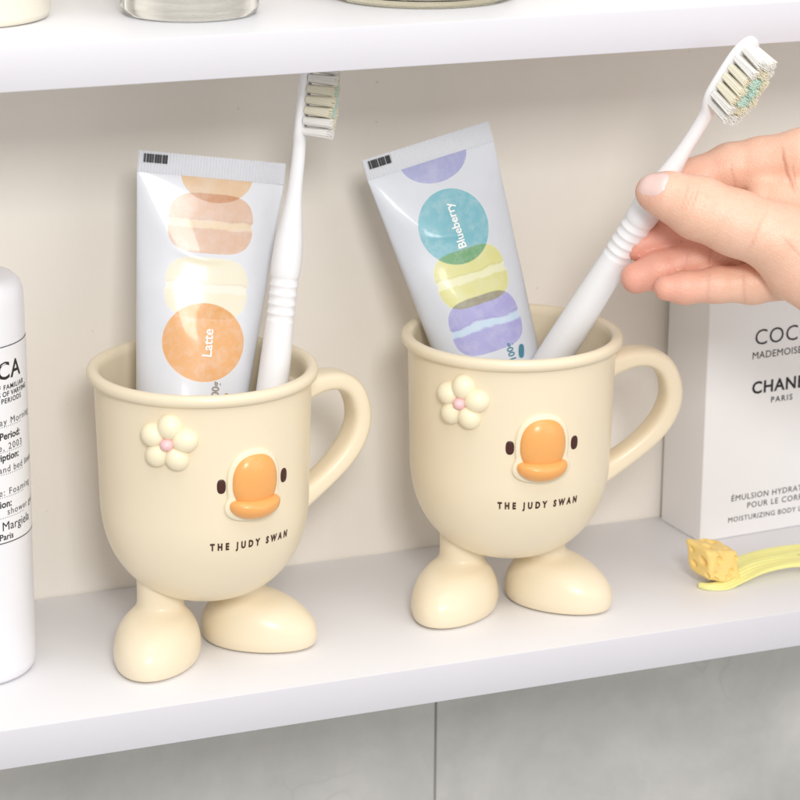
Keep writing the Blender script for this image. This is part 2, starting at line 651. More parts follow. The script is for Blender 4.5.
def make_mug(name, label, group):
    root = thing(name, label, 'mug', group=group)
    prof = list(OUT)
    lip = [(4.075, 10.82), (4.11, 10.88), (4.22, 10.92), (4.31, 10.99), (4.34, 11.1), (4.34, 11.2), (4.3, 11.3), (4.2, 11.36),
           (4.08, 11.37), (3.97, 11.33), (3.89, 11.24), (3.85, 11.0), (3.81, 9.0), (3.72, 6.6)]
    inn = []
    for i in range(1, 22):
        t = (math.pi / 2) * (1 - i / 21)
        e = 2 / 2.35
        inn.append((3.72 * max(math.sin(t), 0) ** e, 6.6 - 4.05 * math.cos(t) ** e))
    inn[-1] = (0, inn[-1][1])
    prof[0] = (0, prof[0][1])
    v, f = lathe(prof + lip + inn, 128)
    mesh_obj('cup', v, f, M['cup'], root, True)
    # handle, a rounded band at the mug's left hand side (local +x)
    pts = [(3.8, 9.7), (4.4, 9.86), (5.1, 9.98), (5.8, 9.90), (6.35, 9.52), (6.66, 8.85), (6.70, 8.1), (6.42, 7.35), (5.9, 6.7),
           (5.2, 6.12), (4.4, 5.6), (3.6, 5.2)]
    wid = [.72, .64, .60, .60, .61, .62, .62, .62, .60, .58, .60, .70]
    thk = [.56, .45, .39, .38, .39, .40, .41, .41, .40, .39, .41, .50]
    c = crom([(p[0], p[1], w, t) for p, w, t in zip(pts, wid, thk)], 7)
    v, f = sweep([np.array((q[0], 0, q[1])) for q in c], [(q[2], q[3]) for q in c], (0, 1, 0), 40, 3.0)
    mesh_obj('handle', v, f, M['cup'], root, True)
    # feet
    spec = [(0.0, .83, 1.90, 1.28), (0.07, .84, 2.06, 1.42), (0.09, .84, 2.18, 1.49), (.18, .84, 2.28, 1.54), (.45, .84, 2.34, 1.61), (.8, .83, 2.31, 1.60),
            (1.15, .78, 2.16, 1.53), (1.45, .70, 1.90, 1.42), (1.68, .57, 1.64, 1.27), (1.84, .41, 1.34, 1.13), (1.95, .23, 1.09, 1.0),
            (2.08, .09, .94, .92), (2.28, .03, .90, .89), (2.6, .02, .90, .90), (3.0, 0, .93, .93)]
    for sx in (-1, 1):
        a = R(40) * sx
        px, py = (1.86 if sx < 0 else 1.5) * sx, 0.15
        rings = []
        cs = crom(spec, 3)
        for i, (z, fo, hl, hw) in enumerate(cs):
            ring = []
            for k in range(48):
                t = 2 * math.pi * k / 48
                lx = hw * math.cos(t) * (1 - 0.10 * math.sin(t) * min(1, hl - .8))
                ly = fo + hl * math.sin(t)      # forward distance
                X = px + lx * math.cos(a) + ly * math.sin(a)
                Y = py + lx * math.sin(a) - ly * math.cos(a)
                Z = z
                if z > 2.2:
                    zo = float(np.interp(math.hypot(X, Y), _r[:25], _z[:25])) + 0.14
                    w = (z - 2.2) / 0.8
                    Z = z * (1 - w) + zo * w
                ring.append((X, Y, Z))
            rings.append(ring)
        v, f = loft(rings)
        mesh_obj('foot', v, f, M['cup'], root, True, sharp=60)
    # eyes
    for az, zz in ((-18, 7.84), (20, 7.84)):
        o = superell(0, 0, 0.165, 0.28, 2.6, 28)
        v, f = pillow(az, zz, o, 0.03, 4, base=-0.03, n=5)
        mesh_obj('eye', v, f, M['brown'], root, True)
    # beak: pale raised surround, orange upper bill, orange lower lip
    bz = 7.62
    sur = []
    up = [(u * (1 - .10 * max(0, -(w - .1))), w) for u, w in superell(0, 0.28, .91, 1.12, 2.35, 64)]
    lo = superell(0, -.66, 1.0, .42, 2.4, 64)
    # union outline of both, grown, by ray marching around the centre
    def inside(u, w, g):
        a = (abs(u) / (.90 + g)) ** 2.35 + (abs(w - .28) / (1.12 + g)) ** 2.35 < 1
        b = (abs(u) / (1.0 + g)) ** 2.4 + (abs(w + .62) / (.42 + g)) ** 2.4 < 1
        return a or b
    for k in range(72):
        t = 2 * math.pi * k / 72
        r = 0.2
        while inside(r * math.cos(t), -.1 + r * math.sin(t), .17):
            r += 0.005
        sur.append((r * math.cos(t), -.1 + r * math.sin(t)))
    sur = [tuple((np.array(sur[k - 1]) + 2 * np.array(sur[k]) + np.array(sur[(k + 1) % 72])) / 4) for k in range(72)]
    v, f = pillow(0, bz, sur, 0.2, 5, n=10)
    mesh_obj('beak_surround', v, f, M['surround'], root, True)
    v, f = pillow(0, bz, up, 0.50, 2.5, n=16)
    mesh_obj('upper_beak', v, f, M['beak'], root, True)
    bean = [(u, w + 0.16 * u ** 2 - .03) for u, w in lo]
    v, f = pillow(0, bz, bean, 0.72, 2.3, n=16)
    mesh_obj('lower_beak', v, f, M['beak'], root, True)
    # flower
    fz, fa = 9.52, -45
    fl = None
    for k in range(5):
        t = R(84 + 72 * k)
        cu_, cv_ = 0.62 * math.cos(t), 0.62 * math.sin(t)
        o = []
        for j in range(28):
            q = 2 * math.pi * j / 28
            ru, rv = .50 * math.cos(q), .455 * math.sin(q)
            o.append((cu_ + ru * math.cos(t) - rv * math.sin(t), cv_ + ru * math.sin(t) + rv * math.cos(t)))
        v, f = pillow(fa, fz, o, .46, 2.0, n=10)
        mesh_obj('petal', v, f, M['petal'], root, True)
    v, f = pillow(fa, fz, superell(0, 0, .27, .27, 2, 28), .52, 2.3, n=10)
    mesh_obj('flower_centre', v, f, M['pink'], root, True)
    tv, tf = text_geo('THE JUDY SWAN', 0.38, 1.85, bold=0.02, xscale=.68)
    v, f = flat_on_cup(0.0, 5.46, tv, tf, 0.015)
    mesh_obj('lettering', v, f, M['brown'], root, False)
    return root


G1 = 'cream duck mugs with feet'
mug1 = make_mug('duck_mug', 'cream duck mug with feet beside the white bottle, holding the orange macaron tube', G1)
mug1.location = (.04 * U, 5 * U, 0)
mug1.rotation_euler.z = R(9)
mug2 = copy_tree(mug1)
mug2['label'] = 'cream duck mug with feet under the hand, holding the purple macaron tube'
mug2.location = (12.78 * U, 5.12 * U, 0)
mug2.rotation_euler.z = R(-6.5)

# ------------------------------------------------------------------ squeeze tubes
def make_tube(label, base, top, xdir, mat, L, W, texts, group):
    base, top = np.array(base), np.array(top)
    root = axes_thing('toothpaste_tube', label, 'toothpaste tube', base, top - base, xdir, group)
    h0, h1 = 3.4, L - .78
    def sec(h):
        t = min(max((h - h0) / (h1 - h0), 0), 1)
        w = W * (.64 + .36 * t ** 0.95)
        d = W * .62 * max(1 - t, 0) ** 0.8 + 0.045
        return w, d
    def sag(x, z):
        zc = h1 - 3.05 + .16 * (x - .15) ** 2
        fold = -.045 * math.exp(-((z - zc) / .13) ** 2) * max(0, 1 - abs(x - .15) / 1.5)
        zd = h1 - .9 - .5 * x
        fold += .03 * math.exp(-((z - zd) / .22) ** 2) * max(0, (x - .6) / 2)
        return fold + 0.03 * math.sin(x * 1.9 + z * 1.1) * math.sin(z * .9 + .6) * min(1, max(0, (h1 - z) / 2))
    rings = []
    NS = 96
    hs = [h0] + list(np.linspace(h0 + .05, h1, 150))
    for h in hs:
        w, d = sec(h)
        t = (h - h0) / (h1 - h0)
        p = 2.0
        ring = []
        for k in range(NS):
            th = 2 * math.pi * k / NS
            x, y = w * math.cos(th), d * math.sin(th)
            ring.append((x, y + (sag(x, h) if y < 0 else 0), h))
        rings.append(ring)
    # shoulder below
    sh = []
    for r_, z_ in ((.9, 2.75), (1.2, 2.8), (1.55, 3.0), (1.72, 3.2)):
        sh.append([(r_ / 1.8 * W * .64 * math.cos(2 * math.pi * k / NS), r_ / 1.8 * W * .64 * math.sin(2 * math.pi * k / NS), z_) for k in range(NS)])
    v, f = loft(sh + rings, True, True)
    mesh_obj('tube_body', v, f, mat, root, True, sharp=50)
    # crimped seal
    n = 96
    V, F = [], []
    for s in (-1, 1):
        b = len(V)
        for i in range(n + 1):
            x = -W + 2 * W * i / n
            y = s * (.06 + (.034 if i % 2 else -.012))
            V += [(x, y * .8, h1 - .02), (x, y, h1 + .08), (x, y, L - .05), (x, y * .8, L)]
        for i in range(n):
            for j in range(3):
                q = (b + i * 4 + j, b + (i + 1) * 4 + j, b + (i + 1) * 4 + j + 1, b + i * 4 + j + 1)
                F.append(q if s < 0 else q[::-1])
    m = 4 * (n + 1)
    for i in range(n):
        F.append((i * 4 + 3, (i + 1) * 4 + 3, m + (i + 1) * 4 + 3, m + i * 4 + 3))
    for i in (0, n):
        for j in range(3):
            q = (i * 4 + j, i * 4 + j + 1, m + i * 4 + j + 1, m + i * 4 + j)
            F.append(q if i == 0 else q[::-1])
    mesh_obj('crimped_seal', V, F, M['tube_seal'], root, False)
    # date-code bars
    bars = []
    for i in range(9):
        x = -W + .22 + i * .1
        bars.append(rbox(x, x + (.085 if i % 3 else .06), -.118, -.05, L - .42, L - .1, .004, 1))
    v, f = merge(*bars)
    mesh_obj('code_bars', v, f, M['ink'], root, False)
    # cap
    v, f = lathe([(0, 0), (1.3, 0), (1.42, .1), (1.5, 1.2), (1.5, 2.6), (1.4, 2.72), (0, 2.74)], 48)
    mesh_obj('cap', v, f, M['white_plastic'], root, True, sharp=40)
    def front(x, z, off=0.02):
        w, d = sec(z)
        return -d * math.sqrt(max(1 - (x / w) ** 2, 0)) + sag(x, z) - off
    for (s, x, z, size, rot, m_, sp) in texts:
        if s == '#pill':
            o = superell(0, 0, size * .34, size * .75, 3, 24)
            tv, tf = o, [tuple(range(24))]
        else:
            tv, tf = text_geo(s, size, sp, bold=0.008)
        c_, s_ = math.cos(R(rot)), math.sin(R(rot))
        V = []
        for a, b in tv:
            X, Z = x + a * c_ - b * s_, z + a * s_ + b * c_
            V.append((X, front(X, Z), Z))
        mesh_obj('lettering' if s != '#pill' else 'printed_mark', V, tf, m_, root, False)
    return root


M['tube_seal'] = plastic('clear_white_seal', (222, 224, 229), 0.3, 0.02, bstr=0.0, coat=.3)
G2 = 'toothpaste tubes printed with macarons'
L1 = 16.23
T1 = L1 - .78
orange, peach, cream_, tan_ = (240, 178, 112), (226, 184, 152), (246, 236, 202), (230, 192, 146)
M['tube_a'] = tube_mat('orange_macaron_print', [
    ('low', .22, T1 + .05, 1.36, .98, tan_, .95, None),
    ('mac', .10, T1 - 1.72, 1.62, 1.12, peach, .95, (240, 212, 172)),
    ('mac', .10, T1 - 4.12, 1.58, 1.14, cream_, .9, (250, 244, 222)),
    ('ell', .14, T1 - 6.15, 1.56, 1.47, orange, .98, None),
], (219, 222, 228), (226, 228, 233))
tubeA = make_tube('white squeeze tube printed with orange and peach macarons, marked Latte', (-1.217, 4.831, 2.845), (1.338, 7.45, 18.661),
                  (0.971, -0.206, -0.123), M['tube_a'], L1, 2.795,
                  [('Latte', .3, T1 - 6.15, .52, 90, M['white_ink'], 1.0), ('100g', .72, T1 - 7.95, .40, 90, M['grey_print'], 1.0),
                   ('#pill', 1.15, T1 - 8.2, .3, 0, M['gold_ink'], 1)], G2)
L2 = 16.36
T2 = L2 - .78
purple, teal, yellow = (176, 172, 222), (122, 190, 202), (228, 224, 138)
M['tube_b'] = tube_mat('purple_macaron_print', [
    ('low', .1, T2 + .12, 1.4, 1.05, (166, 168, 212), .95, None),
    ('ell', .0, T2 - 2.72, 1.42, 1.50, teal, .98, None),
    ('mac', .06, T2 - 4.78, 1.46, 1.12, yellow, .95, (242, 240, 190)),
    ('mac', .04, T2 - 6.7, 1.46, 1.13, purple, .98, (206, 226, 244)),
], (208, 212, 219), (216, 219, 225))
tubeB = make_tube('white squeeze tube printed with purple, teal and yellow macarons, marked Blueberry', (13.968, 4.546, 2.964), (10.393, 8.434, 18.444),
                  (0.968, -0.073, 0.242), M['tube_b'], L2, 2.68,
                  [('Blueberry', .08, T2 - 2.72, .46, 90, M['white_ink'], 1.0), ('100g', .62, T2 - 8.05, .38, 90, M['teal_ink'], 1.0),
                   ('#pill', 1.05, T2 - 8.15, .36, -20, M['teal_ink'], 1)], G2)


# ------------------------------------------------------------------ toothbrushes
def make_brush(label, base, top, face, group, L=18.6):
    base, top = np.array(base), np.array(top)
    xdir = np.cross(-np.array(face, float), top - base)
    root = axes_thing('toothbrush', label, 'toothbrush', base, top - base, xdir, group)
    k = L / 18.6
    # (z, half width x, half depth y, y offset)
    st = [(0, .30, .28, 0), (.04, .46, .44, 0), (.2, .60, .57, 0), (.6, .68, .64, 0), (2, .70, .65, 0), (5, .68, .62, 0), (7.2, .63, .57, 0), (8.3, .60, .53, 0)]
    for q in range(5):
        z = 8.5 + q * .36
        st += [(z, .60, .53, 0), (z + .1, .575, .505, 0), (z + .2, .575, .505, 0), (z + .3, .61, .54, 0)]
    st += [(10.5, .65, .56, 0), (11.0, .66, .56, 0), (11.6, .60, .52, 0), (12.3, .44, .42, 0), (13.0, .31, .33, 0), (13.7, .245, .27, .0), (14.6, .235, .25, .0),
           (15.2, .30, .24, .02), (15.6, .50, .23, .05), (16.0, .66, .22, .06), (16.5, .72, .22, .06), (17.4, .72, .22, .06), (18.0, .65, .22, .06), (18.35, .49, .2, .06),
           (18.53, .27, .17, .06), (18.6, .08, .1, .06)]
    c = crom(st, 3)
    rings = []
    for (z, a, b, o) in c:
        rings.append([(a * math.cos(2 * math.pi * j / 32), o + b * math.copysign(abs(math.sin(2 * math.pi * j / 32)) ** .85, math.sin(2 * math.pi * j / 32)), z * k) for j in range(32)])
    v, f = loft(rings)
    mesh_obj('brush_handle', v, f, M['white_plastic'], root, True, sharp=70)
    # tufts: nine rows, outer ones white, then yellow, mint in the middle
    rg = random.Random(3)
    rows = 7
    for i in range(rows):
        z = 15.78 + i * .40
        cols = 3 if i in (0, rows - 1) else 4
        for j in range(cols):
            x = (j - (cols - 1) / 2) * .32
            dz, dx = (i - (rows - 1) / 2) / (rows / 2), (j - (cols - 1) / 2) / 2
            rr = math.hypot(dz, dx * .9)
            m_ = M['bristle_mint'] if rr < .42 else (M['bristle_yellow'] if rr < .78 else M['bristle'])
            Ht = 1.14 + (.07 if (i + j) % 2 else 0)
            geos = []
            core = lambda Y, q: [(x + q * math.cos(w * math.pi / 5), Y, (z + q * 1.15 * math.sin(w * math.pi / 5)) * k) for w in range(10)][::-1]
            geos.append(loft([core(-.1, .13), core(-Ht + .12, .165)], False, True))
            for q in range(26):
                t = q * 2.39996
                rad = .13 * math.sqrt((q + .5) / 26)
                bx, bz = x + rad * math.cos(t), z + rad * math.sin(t) * 1.15
                ex, ez = bx + (bx - x) * .34 + rg.uniform(-.02, .02), bz + (bz - z) * .34 + rg.uniform(-.02, .02)
                Hq = Ht + rg.uniform(-.02, .02)
                rb = .023
                ring = lambda X, Y, Z, r: [(X + r * math.cos(w * math.pi / 3), Y, Z + r * math.sin(w * math.pi / 3)) for w in range(6)]
                geos.append(loft([ring(bx, -.1, bz * k, rb)[::-1], ring(ex, -Hq + .03, ez * k, rb)[::-1], ring(ex, -Hq, ez * k, rb * .6)[::-1]], False, True))
            v, f = merge(*geos)
            mesh_obj('bristle_tuft', v, f, m_, root, True, sharp=50)
    return root


G3 = 'white toothbrushes'
make_brush('white toothbrush standing in the mug beside the orange macaron tube, bristles to the right', (1.68, 3.9, 4.55), (4.72, 6.0, 22.6), (.92, -.50, 0), G3, 18.35)
make_brush('white toothbrush held by the hand, bristle head up, with mint centred bristles', (12.97, 5.43, 7.42), (18.92, -2.07, 23.65), (0.38, -0.87, .20), G3, 18.85)

# ------------------------------------------------------------------ the hand
CR = Vector((0.92724, -0.37440, 0.00733))
CF = Vector((0.35984, 0.88540, -0.29425)).normalized()
CR = (CR - CF * CR.dot(CF)).normalized()
CU = CR.cross(CF)
CAM = Vector((-29.857, -88.195, 40.047))
hm = Matrix((CR, CF, CU)).transposed()
HO = tuple(CAM + (CF + CR * (300 / 2718.84) + CU * (170 / 2718.84)) * 102.2)
hand_root = thing('person', 'bare right hand pinching the lifted toothbrush between thumb and fingers', 'person', HO, rot=hm.to_euler())


def hp(px, py, d):
    return np.array(((px - 700) / 26.6, -d, -(py - 230) / 26.6))


def build_hand():
    h = 0.085
    lo, hi = (-3.6, -4.2, -5.6), (17.5, 4.2, 5.2)
    G = grid(lo, hi, h).astype(np.float32)
    def chain(js, k=.25):
        d = None
        for (a, b) in zip(js[:-1], js[1:]):
            q = cone(G, hp(*a[:3]), a[3], hp(*b[:3]), b[3])
            d = q if d is None else smin(d, q, k)
        return d
    # px, py, depth towards the viewer, radius
    thumb = [(650, 195, 1.4, .68), (664, 199, 1.55, .86), (693, 211, 1.7, 1.14), (730, 226, 1.75, 1.18), (775, 242, 1.6, 1.3), (850, 264, 1.1, 1.75)]
    index = [(678, 185, -1.2, .70), (702, 177, -1.25, .84), (735, 165, -1.15, .92), (765, 161, -1.0, .98), (806, 157, -.5, 1.12), (850, 172, -.5, 1.0), (905, 196, -.6, 1.15)]
    middle = [(640, 243, -1.25, .62), (668, 236, -1.3, .72), (705, 226, -1.35, .78), (752, 218, -1.3, .85), (815, 206, -1.2, .95), (905, 218, -1.0, 1.15)]
    ring = [(638, 277, -.75, .60), (662, 269, -.75, .72), (700, 258, -.75, .76), (745, 248, -.8, .82), (815, 236, -.9, .92), (905, 246, -.8, 1.1)]
    pinky = [(666, 288, .35, .50), (684, 288, .3, .60), (716, 285, .2, .66), (752, 284, .05, .74), (815, 274, -.2, .88), (905, 272, -.3, 1.1)]
    palm = [(905, 200, -.5, 1.2), (980, 235, .0, 1.7), (1060, 260, .2, 2.0)]
    p = chain(palm, .6)
    for q in ([(905, 222, -.8, 1.2), (1000, 240, -.1, 1.6)], [(905, 250, -.6, 1.2), (1000, 260, 0, 1.6)], [(905, 275, -.1, 1.2), (1010, 280, .2, 1.6)],
              [(850, 262, 1.1, 1.75), (930, 270, .7, 1.8), (1040, 265, .3, 1.9)], [(795, 272, 1.25, 1.25), (838, 292, 1.15, 1.45), (900, 300, .6, 1.6), (1020, 290, .3, 1.7)],
              [(1040, 265, .2, 2.1), (1180, 290, .2, 2.5)], [(1060, 250, .2, 2.0), (1180, 275, .2, 2.4)]):
        p = smin(p, chain(q, .5), .6)
    parts = [(chain(thumb, .35), .7), (chain(index), .4), (chain(middle), .3), (chain(ring), .3), (chain(pinky), .3)]
    d = p
    for q, k in parts:
        d = np.minimum(d, smin(p, q, k))
    # fleshy web between thumb and index
    web = cone(G, hp(764, 198, -.3), .62, hp(880, 215, .2), 1.5)
    d = smin(d, web, .5)
    # nail seat: shave the thumb's nail side slightly
    V, F = surface_nets(d, lo, h)
    V = smooth_mesh(V, F, 3, .5)
    return V, F, dict(thumb=thumb, index=index, middle=middle, ring=ring, pinky=pinky)


HV, HF, CH = build_hand()


def skin_mat():
    m, nt, b = new_mat('skin')
    v = tex_obj(nt)
    at = nt.nodes.new('ShaderNodeAttribute')
    at.attribute_name = 'flush'
    cr = nt.nodes.new('ShaderNodeAttribute')
    cr.attribute_name = 'crease'
    n = noise(nt, v, 90, 5, .6)
    n2 = noise(nt, v, 320, 3, .6)
    base = mixc(nt, Nd(nt, n.outputs[0]), lin(236, 188, 160), lin(245, 207, 184))
    base = mixc(nt, (Nd(nt, n2.outputs[0]) - .35).sat() * .6, base, lin(230, 168, 144))
    n5 = noise(nt, v, 42, 4, .6)
    base = mixc(nt, ((Nd(nt, n5.outputs[0]) - .48) * 3).sat() * .32, base, lin(228, 156, 132))
    base = mixc(nt, Nd(nt, at.outputs['Fac']) * 0.62, base, lin(232, 152, 136))
    base = mixc(nt, Nd(nt, cr.outputs['Fac']) * 0.6, base, lin(188, 112, 90))  # brown wrinkle lines, with crease shading mixed into the skin colour
    nt.links.new(base, b.inputs['Base Color'])
    b.inputs['Roughness'].default_value = 0.42
    b.inputs['Subsurface Weight'].default_value = 0.18
    b.inputs['Subsurface Radius'].default_value = (1.0, .36, .2)
    b.inputs['Subsurface Scale'].default_value = 0.006
    b.inputs['Specular IOR Level'].default_value = .42
    vo = nt.nodes.new('ShaderNodeTexVoronoi')
    vo.inputs['Scale'].default_value = 1100
    nt.links.new(v, vo.inputs['Vector'])
    vo2 = nt.nodes.new('ShaderNodeTexVoronoi')
    vo2.feature = 'DISTANCE_TO_EDGE'
    vo2.inputs['Scale'].default_value = 760
    nt.links.new(v, vo2.inputs['Vector'])
    hgt = Nd(nt, vo.outputs[0]) * .3 + (Nd(nt, vo2.outputs[0]) * 5).sat() * .2 + Nd(nt, n2.outputs[0]) * .5 - Nd(nt, cr.outputs['Fac']) * 1.6
    bump(nt, b, hgt.s, .34, .0006)
    return m


M['skin'] = skin_mat()
hand = mesh_obj('hand', HV, HF, M['skin'], hand_root, True)
# fingertips run pinker; creases cross the joints
fl = np.zeros(len(HV))
for nm, w, rad in (('thumb', .55, 1.3), ('index', .6, 1.8), ('middle', 1.0, 3.6), ('ring', 1.0, 2.2), ('pinky', .85, 2.2)):
    t = hp(*CH[nm][0][:3])
    fl = np.maximum(fl, w * np.clip(1.15 - np.linalg.norm(HV - t, axis=1) / rad, 0, 1))
crs = np.zeros(len(HV))


def crease(px, py, d, ax, wid, amp, reach):
    global crs
    c = hp(px, py, d)
    ax = np.array(ax, float)
    ax /= np.linalg.norm(ax)
    r = HV - c
    s = r @ ax
    wob = .03 * np.sin(r[:, 2] * 4 + px) + .012 * np.sin(r[:, 2] * 11 + py)
    near = np.clip(1 - np.linalg.norm(r, axis=1) / reach, 0, 1)
    crs = np.maximum(crs, amp * np.exp(-((s + wob) / wid) ** 2) * np.minimum(1, near * 2.0))


for o in (-10, -5, 0, 5, 9):
    crease(687 + o, 205 + o * .3, 2.5, (1, 0, -.3), .035, .34 if o else .6, .62)
crease(786, 172, .1, (1, 0, .25), .06, .95, 1.1)
crease(793, 175, .1, (1, 0, .1), .04, .5, .8)
crease(748, 236, 2.8, (1, 0, -.5), .05, .4, .9)
crease(790, 262, 2.9, (1, 0, .9), .06, .45, 1.3)
crease(668, 262, .4, (1, 0, -.2), .04, .3, .6)
crease(712, 252, .2, (1, 0, -.2), .05, .5, .8)
crease(735, 180, -.4, (1, 0, .2), .06, .4, .9)
crease(706, 288, .9, (1, 0, .05), .06, .35, .8)
crease(684, 268, 0, (1, 0, -.3), .06, .3, .8)
crease(742, 292, .8, (1, 0, .05), .06, .4, .9)
for nm, arr in (('flush', fl), ('crease', crs)):
    at = hand.data.attributes.new(nm, 'FLOAT', 'POINT')
    at.data.foreach_set('value', arr.astype(np.float32))

# thumbnail: a thin curved plate seated on the thumb tip
M['nail'] = plastic('nail', (246, 208, 200), 0.24, 0.02, sss=.15, bstr=0.0, coat=.3)
t0, t1 = hp(634, 187, 1.95), hp(662, 196, 2.3)


def make_nail():
    ax = (t0 - t1) / np.linalg.norm(t0 - t1)
    out = np.array((-.18, -1.0, .5))
    out -= ax * (out @ ax)
    out /= np.linalg.norm(out)
    sd = np.cross(ax, out)
    from mathutils.bvhtree import BVHTree
    bv = BVHTree.FromPolygons([tuple(q) for q in HV], [tuple(int(i) for i in q) for q in HF])
    ctr = hp(650, 192, 1.6)
    nu, nv = 15, 19
    top, ok = [], True
    for i in range(nv):
        a = -1 + 2 * i / (nv - 1)
        for j in range(nu):
            bq = -1 + 2 * j / (nu - 1)
            # superelliptic plan: straight sides, round ends
            L_, W_ = .62, .60
            x = a * L_
            y = bq * W_ * (1 - max(0, abs(a) - .35) ** 2 * 1.3) 
            org = ctr + ax * x + sd * y + out * 3
            hit = bv.ray_cast(Vector(org), Vector(-out))
            p = np.array(hit[0]) if hit[0] is not None else ctr + ax * x + sd * y
            e = max(abs(a), abs(bq))
            lift = .045 * (1 - e ** 6) - .03 * e ** 8
            top.append(p + out * lift)
    T = np.array(top).reshape(nv, nu, 3)
    for _ in range(2):
        T[1:-1, 1:-1] = (T[1:-1, 1:-1] * 2 + T[:-2, 1:-1] + T[2:, 1:-1] + T[1:-1, :-2] + T[1:-1, 2:]) / 6
    bot = T - out * .09
    V = [tuple(q) for q in T.reshape(-1, 3)] + [tuple(q) for q in bot.reshape(-1, 3)]
    m = nu * nv
    F = []
    for i in range(nv - 1):
        for j in range(nu - 1):
            q = (i * nu + j, i * nu + j + 1, (i + 1) * nu + j + 1, (i + 1) * nu + j)
            F.append(q[::-1])
            F.append(tuple(z + m for z in q))
    bd = [j for j in range(nu)] + [i * nu + nu - 1 for i in range(1, nv)] + [(nv - 1) * nu + j for j in range(nu - 2, -1, -1)] + [i * nu for i in range(nv - 2, 0, -1)]
    for a, b_ in zip(bd, bd[1:] + bd[:1]):
        F.append((a, b_, b_ + m, a + m))
    mesh_obj('thumbnail', V, F, M['nail'], hand_root, True, sharp=60)


make_nail()

# ------------------------------------------------------------------ white pump bottle at the left edge
bt = thing('cosmetic_bottle', 'white cylindrical bottle with black typed label, cut by the left edge', 'bottle', (-8.95, 6.3, 0))
RB = 2.5
HB = 15.3
v, f = lathe([(0, .05), (2.1, 0.02), (2.32, .06), (2.44, .2), (RB, .5), (RB, HB - .9), (2.47, HB - .55), (2.38, HB - .28), (2.2, HB - .1), (1.9, HB), (0, HB + .05)], 128)
mesh_obj('bottle_body', v, f, M['bottle'], bt, True, sharp=60)


def on_bottle(a0, u, z, h=0.02):
    a = R(a0) + u / RB
    return ((RB + h) * math.sin(a), -(RB + h) * math.cos(a), z)


LZ0, LZ1 = 5.6, 13.05
LA = 9.0                     # label centre, degrees to the right of straight ahead (-y)
nseg = 60
hw_ = 3.05
V, F = [], []
for i in range(nseg + 1):
    u = -hw_ + 2 * hw_ * i / nseg
    V += [on_bottle(LA, u, LZ0, .012), on_bottle(LA, u, LZ1, .012)]
for i in range(nseg):
    F.append((2 * i, 2 * i + 2, 2 * i + 3, 2 * i + 1))
lab = mesh_obj('label', V, F, M['label'], bt, True)
# thin black border
bor = []
for (u0, u1, z0, z1) in ((-hw_, hw_, LZ1 - .035, LZ1), (-hw_, hw_, LZ0, LZ0 + .035), (-hw_, -hw_ + .03, LZ0, LZ1), (hw_ - .03, hw_, LZ0, LZ1)):
    V, F = [], []
    ns = max(2, int((u1 - u0) / .08))
    for i in range(ns + 1):
        u = u0 + (u1 - u0) * i / ns
        V += [on_bottle(LA, u, z0, .02), on_bottle(LA, u, z1, .02)]
    for i in range(ns):
        F.append((2 * i, 2 * i + 2, 2 * i + 3, 2 * i + 1))
    bor.append((V, F))
V, F = merge(*bor)
mesh_obj('label_border', V, F, M['ink'], lab, False)
lines = [  # text, centre/left u, z, size, spacing, bold, ink, align
    ('REPLICA', 0, 12.1, .92, 1.06, .012, 'ink', 'C'),
    ('REPRODUCTION OF FAMILIAR', 0, 11.5, .26, 1.16, .004, 'ink', 'C'),
    ('SCENTS AND MOMENTS OF VARYING', 0, 11.25, .26, 1.04, .004, 'ink', 'C'),
    ('LOCATIONS AND PERIODS', 0, 11.0, .26, 1.16, .004, 'ink', 'C'),
    ('Originally:', -2.6, 10.66, .38, 1, .008, 'ink', 'L'), ('Sunday Morning', 2.5, 10.22, .36, 1.2, 0, 'ink_grey', 'R'),
    ('Provenance and Period:', 1.62, 9.68, .38, 1, .008, 'ink', 'R'), ('Florence, 2003', 1.75, 9.26, .36, 1.2, 0, 'ink_grey', 'R'),
    ('Fragrance Description:', 1.5, 8.88, .38, 1, .008, 'ink', 'R'), ('Soft skin and bed linen', 2.65, 8.42, .36, 1.12, 0, 'ink_grey', 'R'),
    ('Style: Foaming', 2.3, 7.55, .36, 1.2, 0, 'ink_grey', 'R'),
    ('Description:', 1.0, 7.10, .38, 1, .008, 'ink', 'R'), ('shower gel', 2.6, 6.78, .36, 1.15, 0, 'ink_grey', 'R'),
    ('Maison Margiela', .55, 6.24, .48, 1.02, 0.0, 'ink', 'C'), ('Paris', .7, 5.84, .34, 1, .005, 'ink', 'C'),
]
for z_ in (10.06, 9.10, 8.26, 7.39, 6.60):
    lines.append(('.' * 34, 0, z_ + .06, .3, 1.25, 0, 'ink_grey', 'C'))
by = {}
for (s, u, z, size, sp, bo, ink, al) in lines:
    tv, tf = text_geo(s, size, sp, {'C': 'CENTER', 'L': 'LEFT', 'R': 'RIGHT'}[al], bo)
    by.setdefault(ink, []).append(([on_bottle(LA, u + a, z + b, .022) for a, b in tv], tf))
for ink, gs in by.items():
    V, F = merge(*gs)
    mesh_obj('lettering', V, F, M[ink], lab, False)

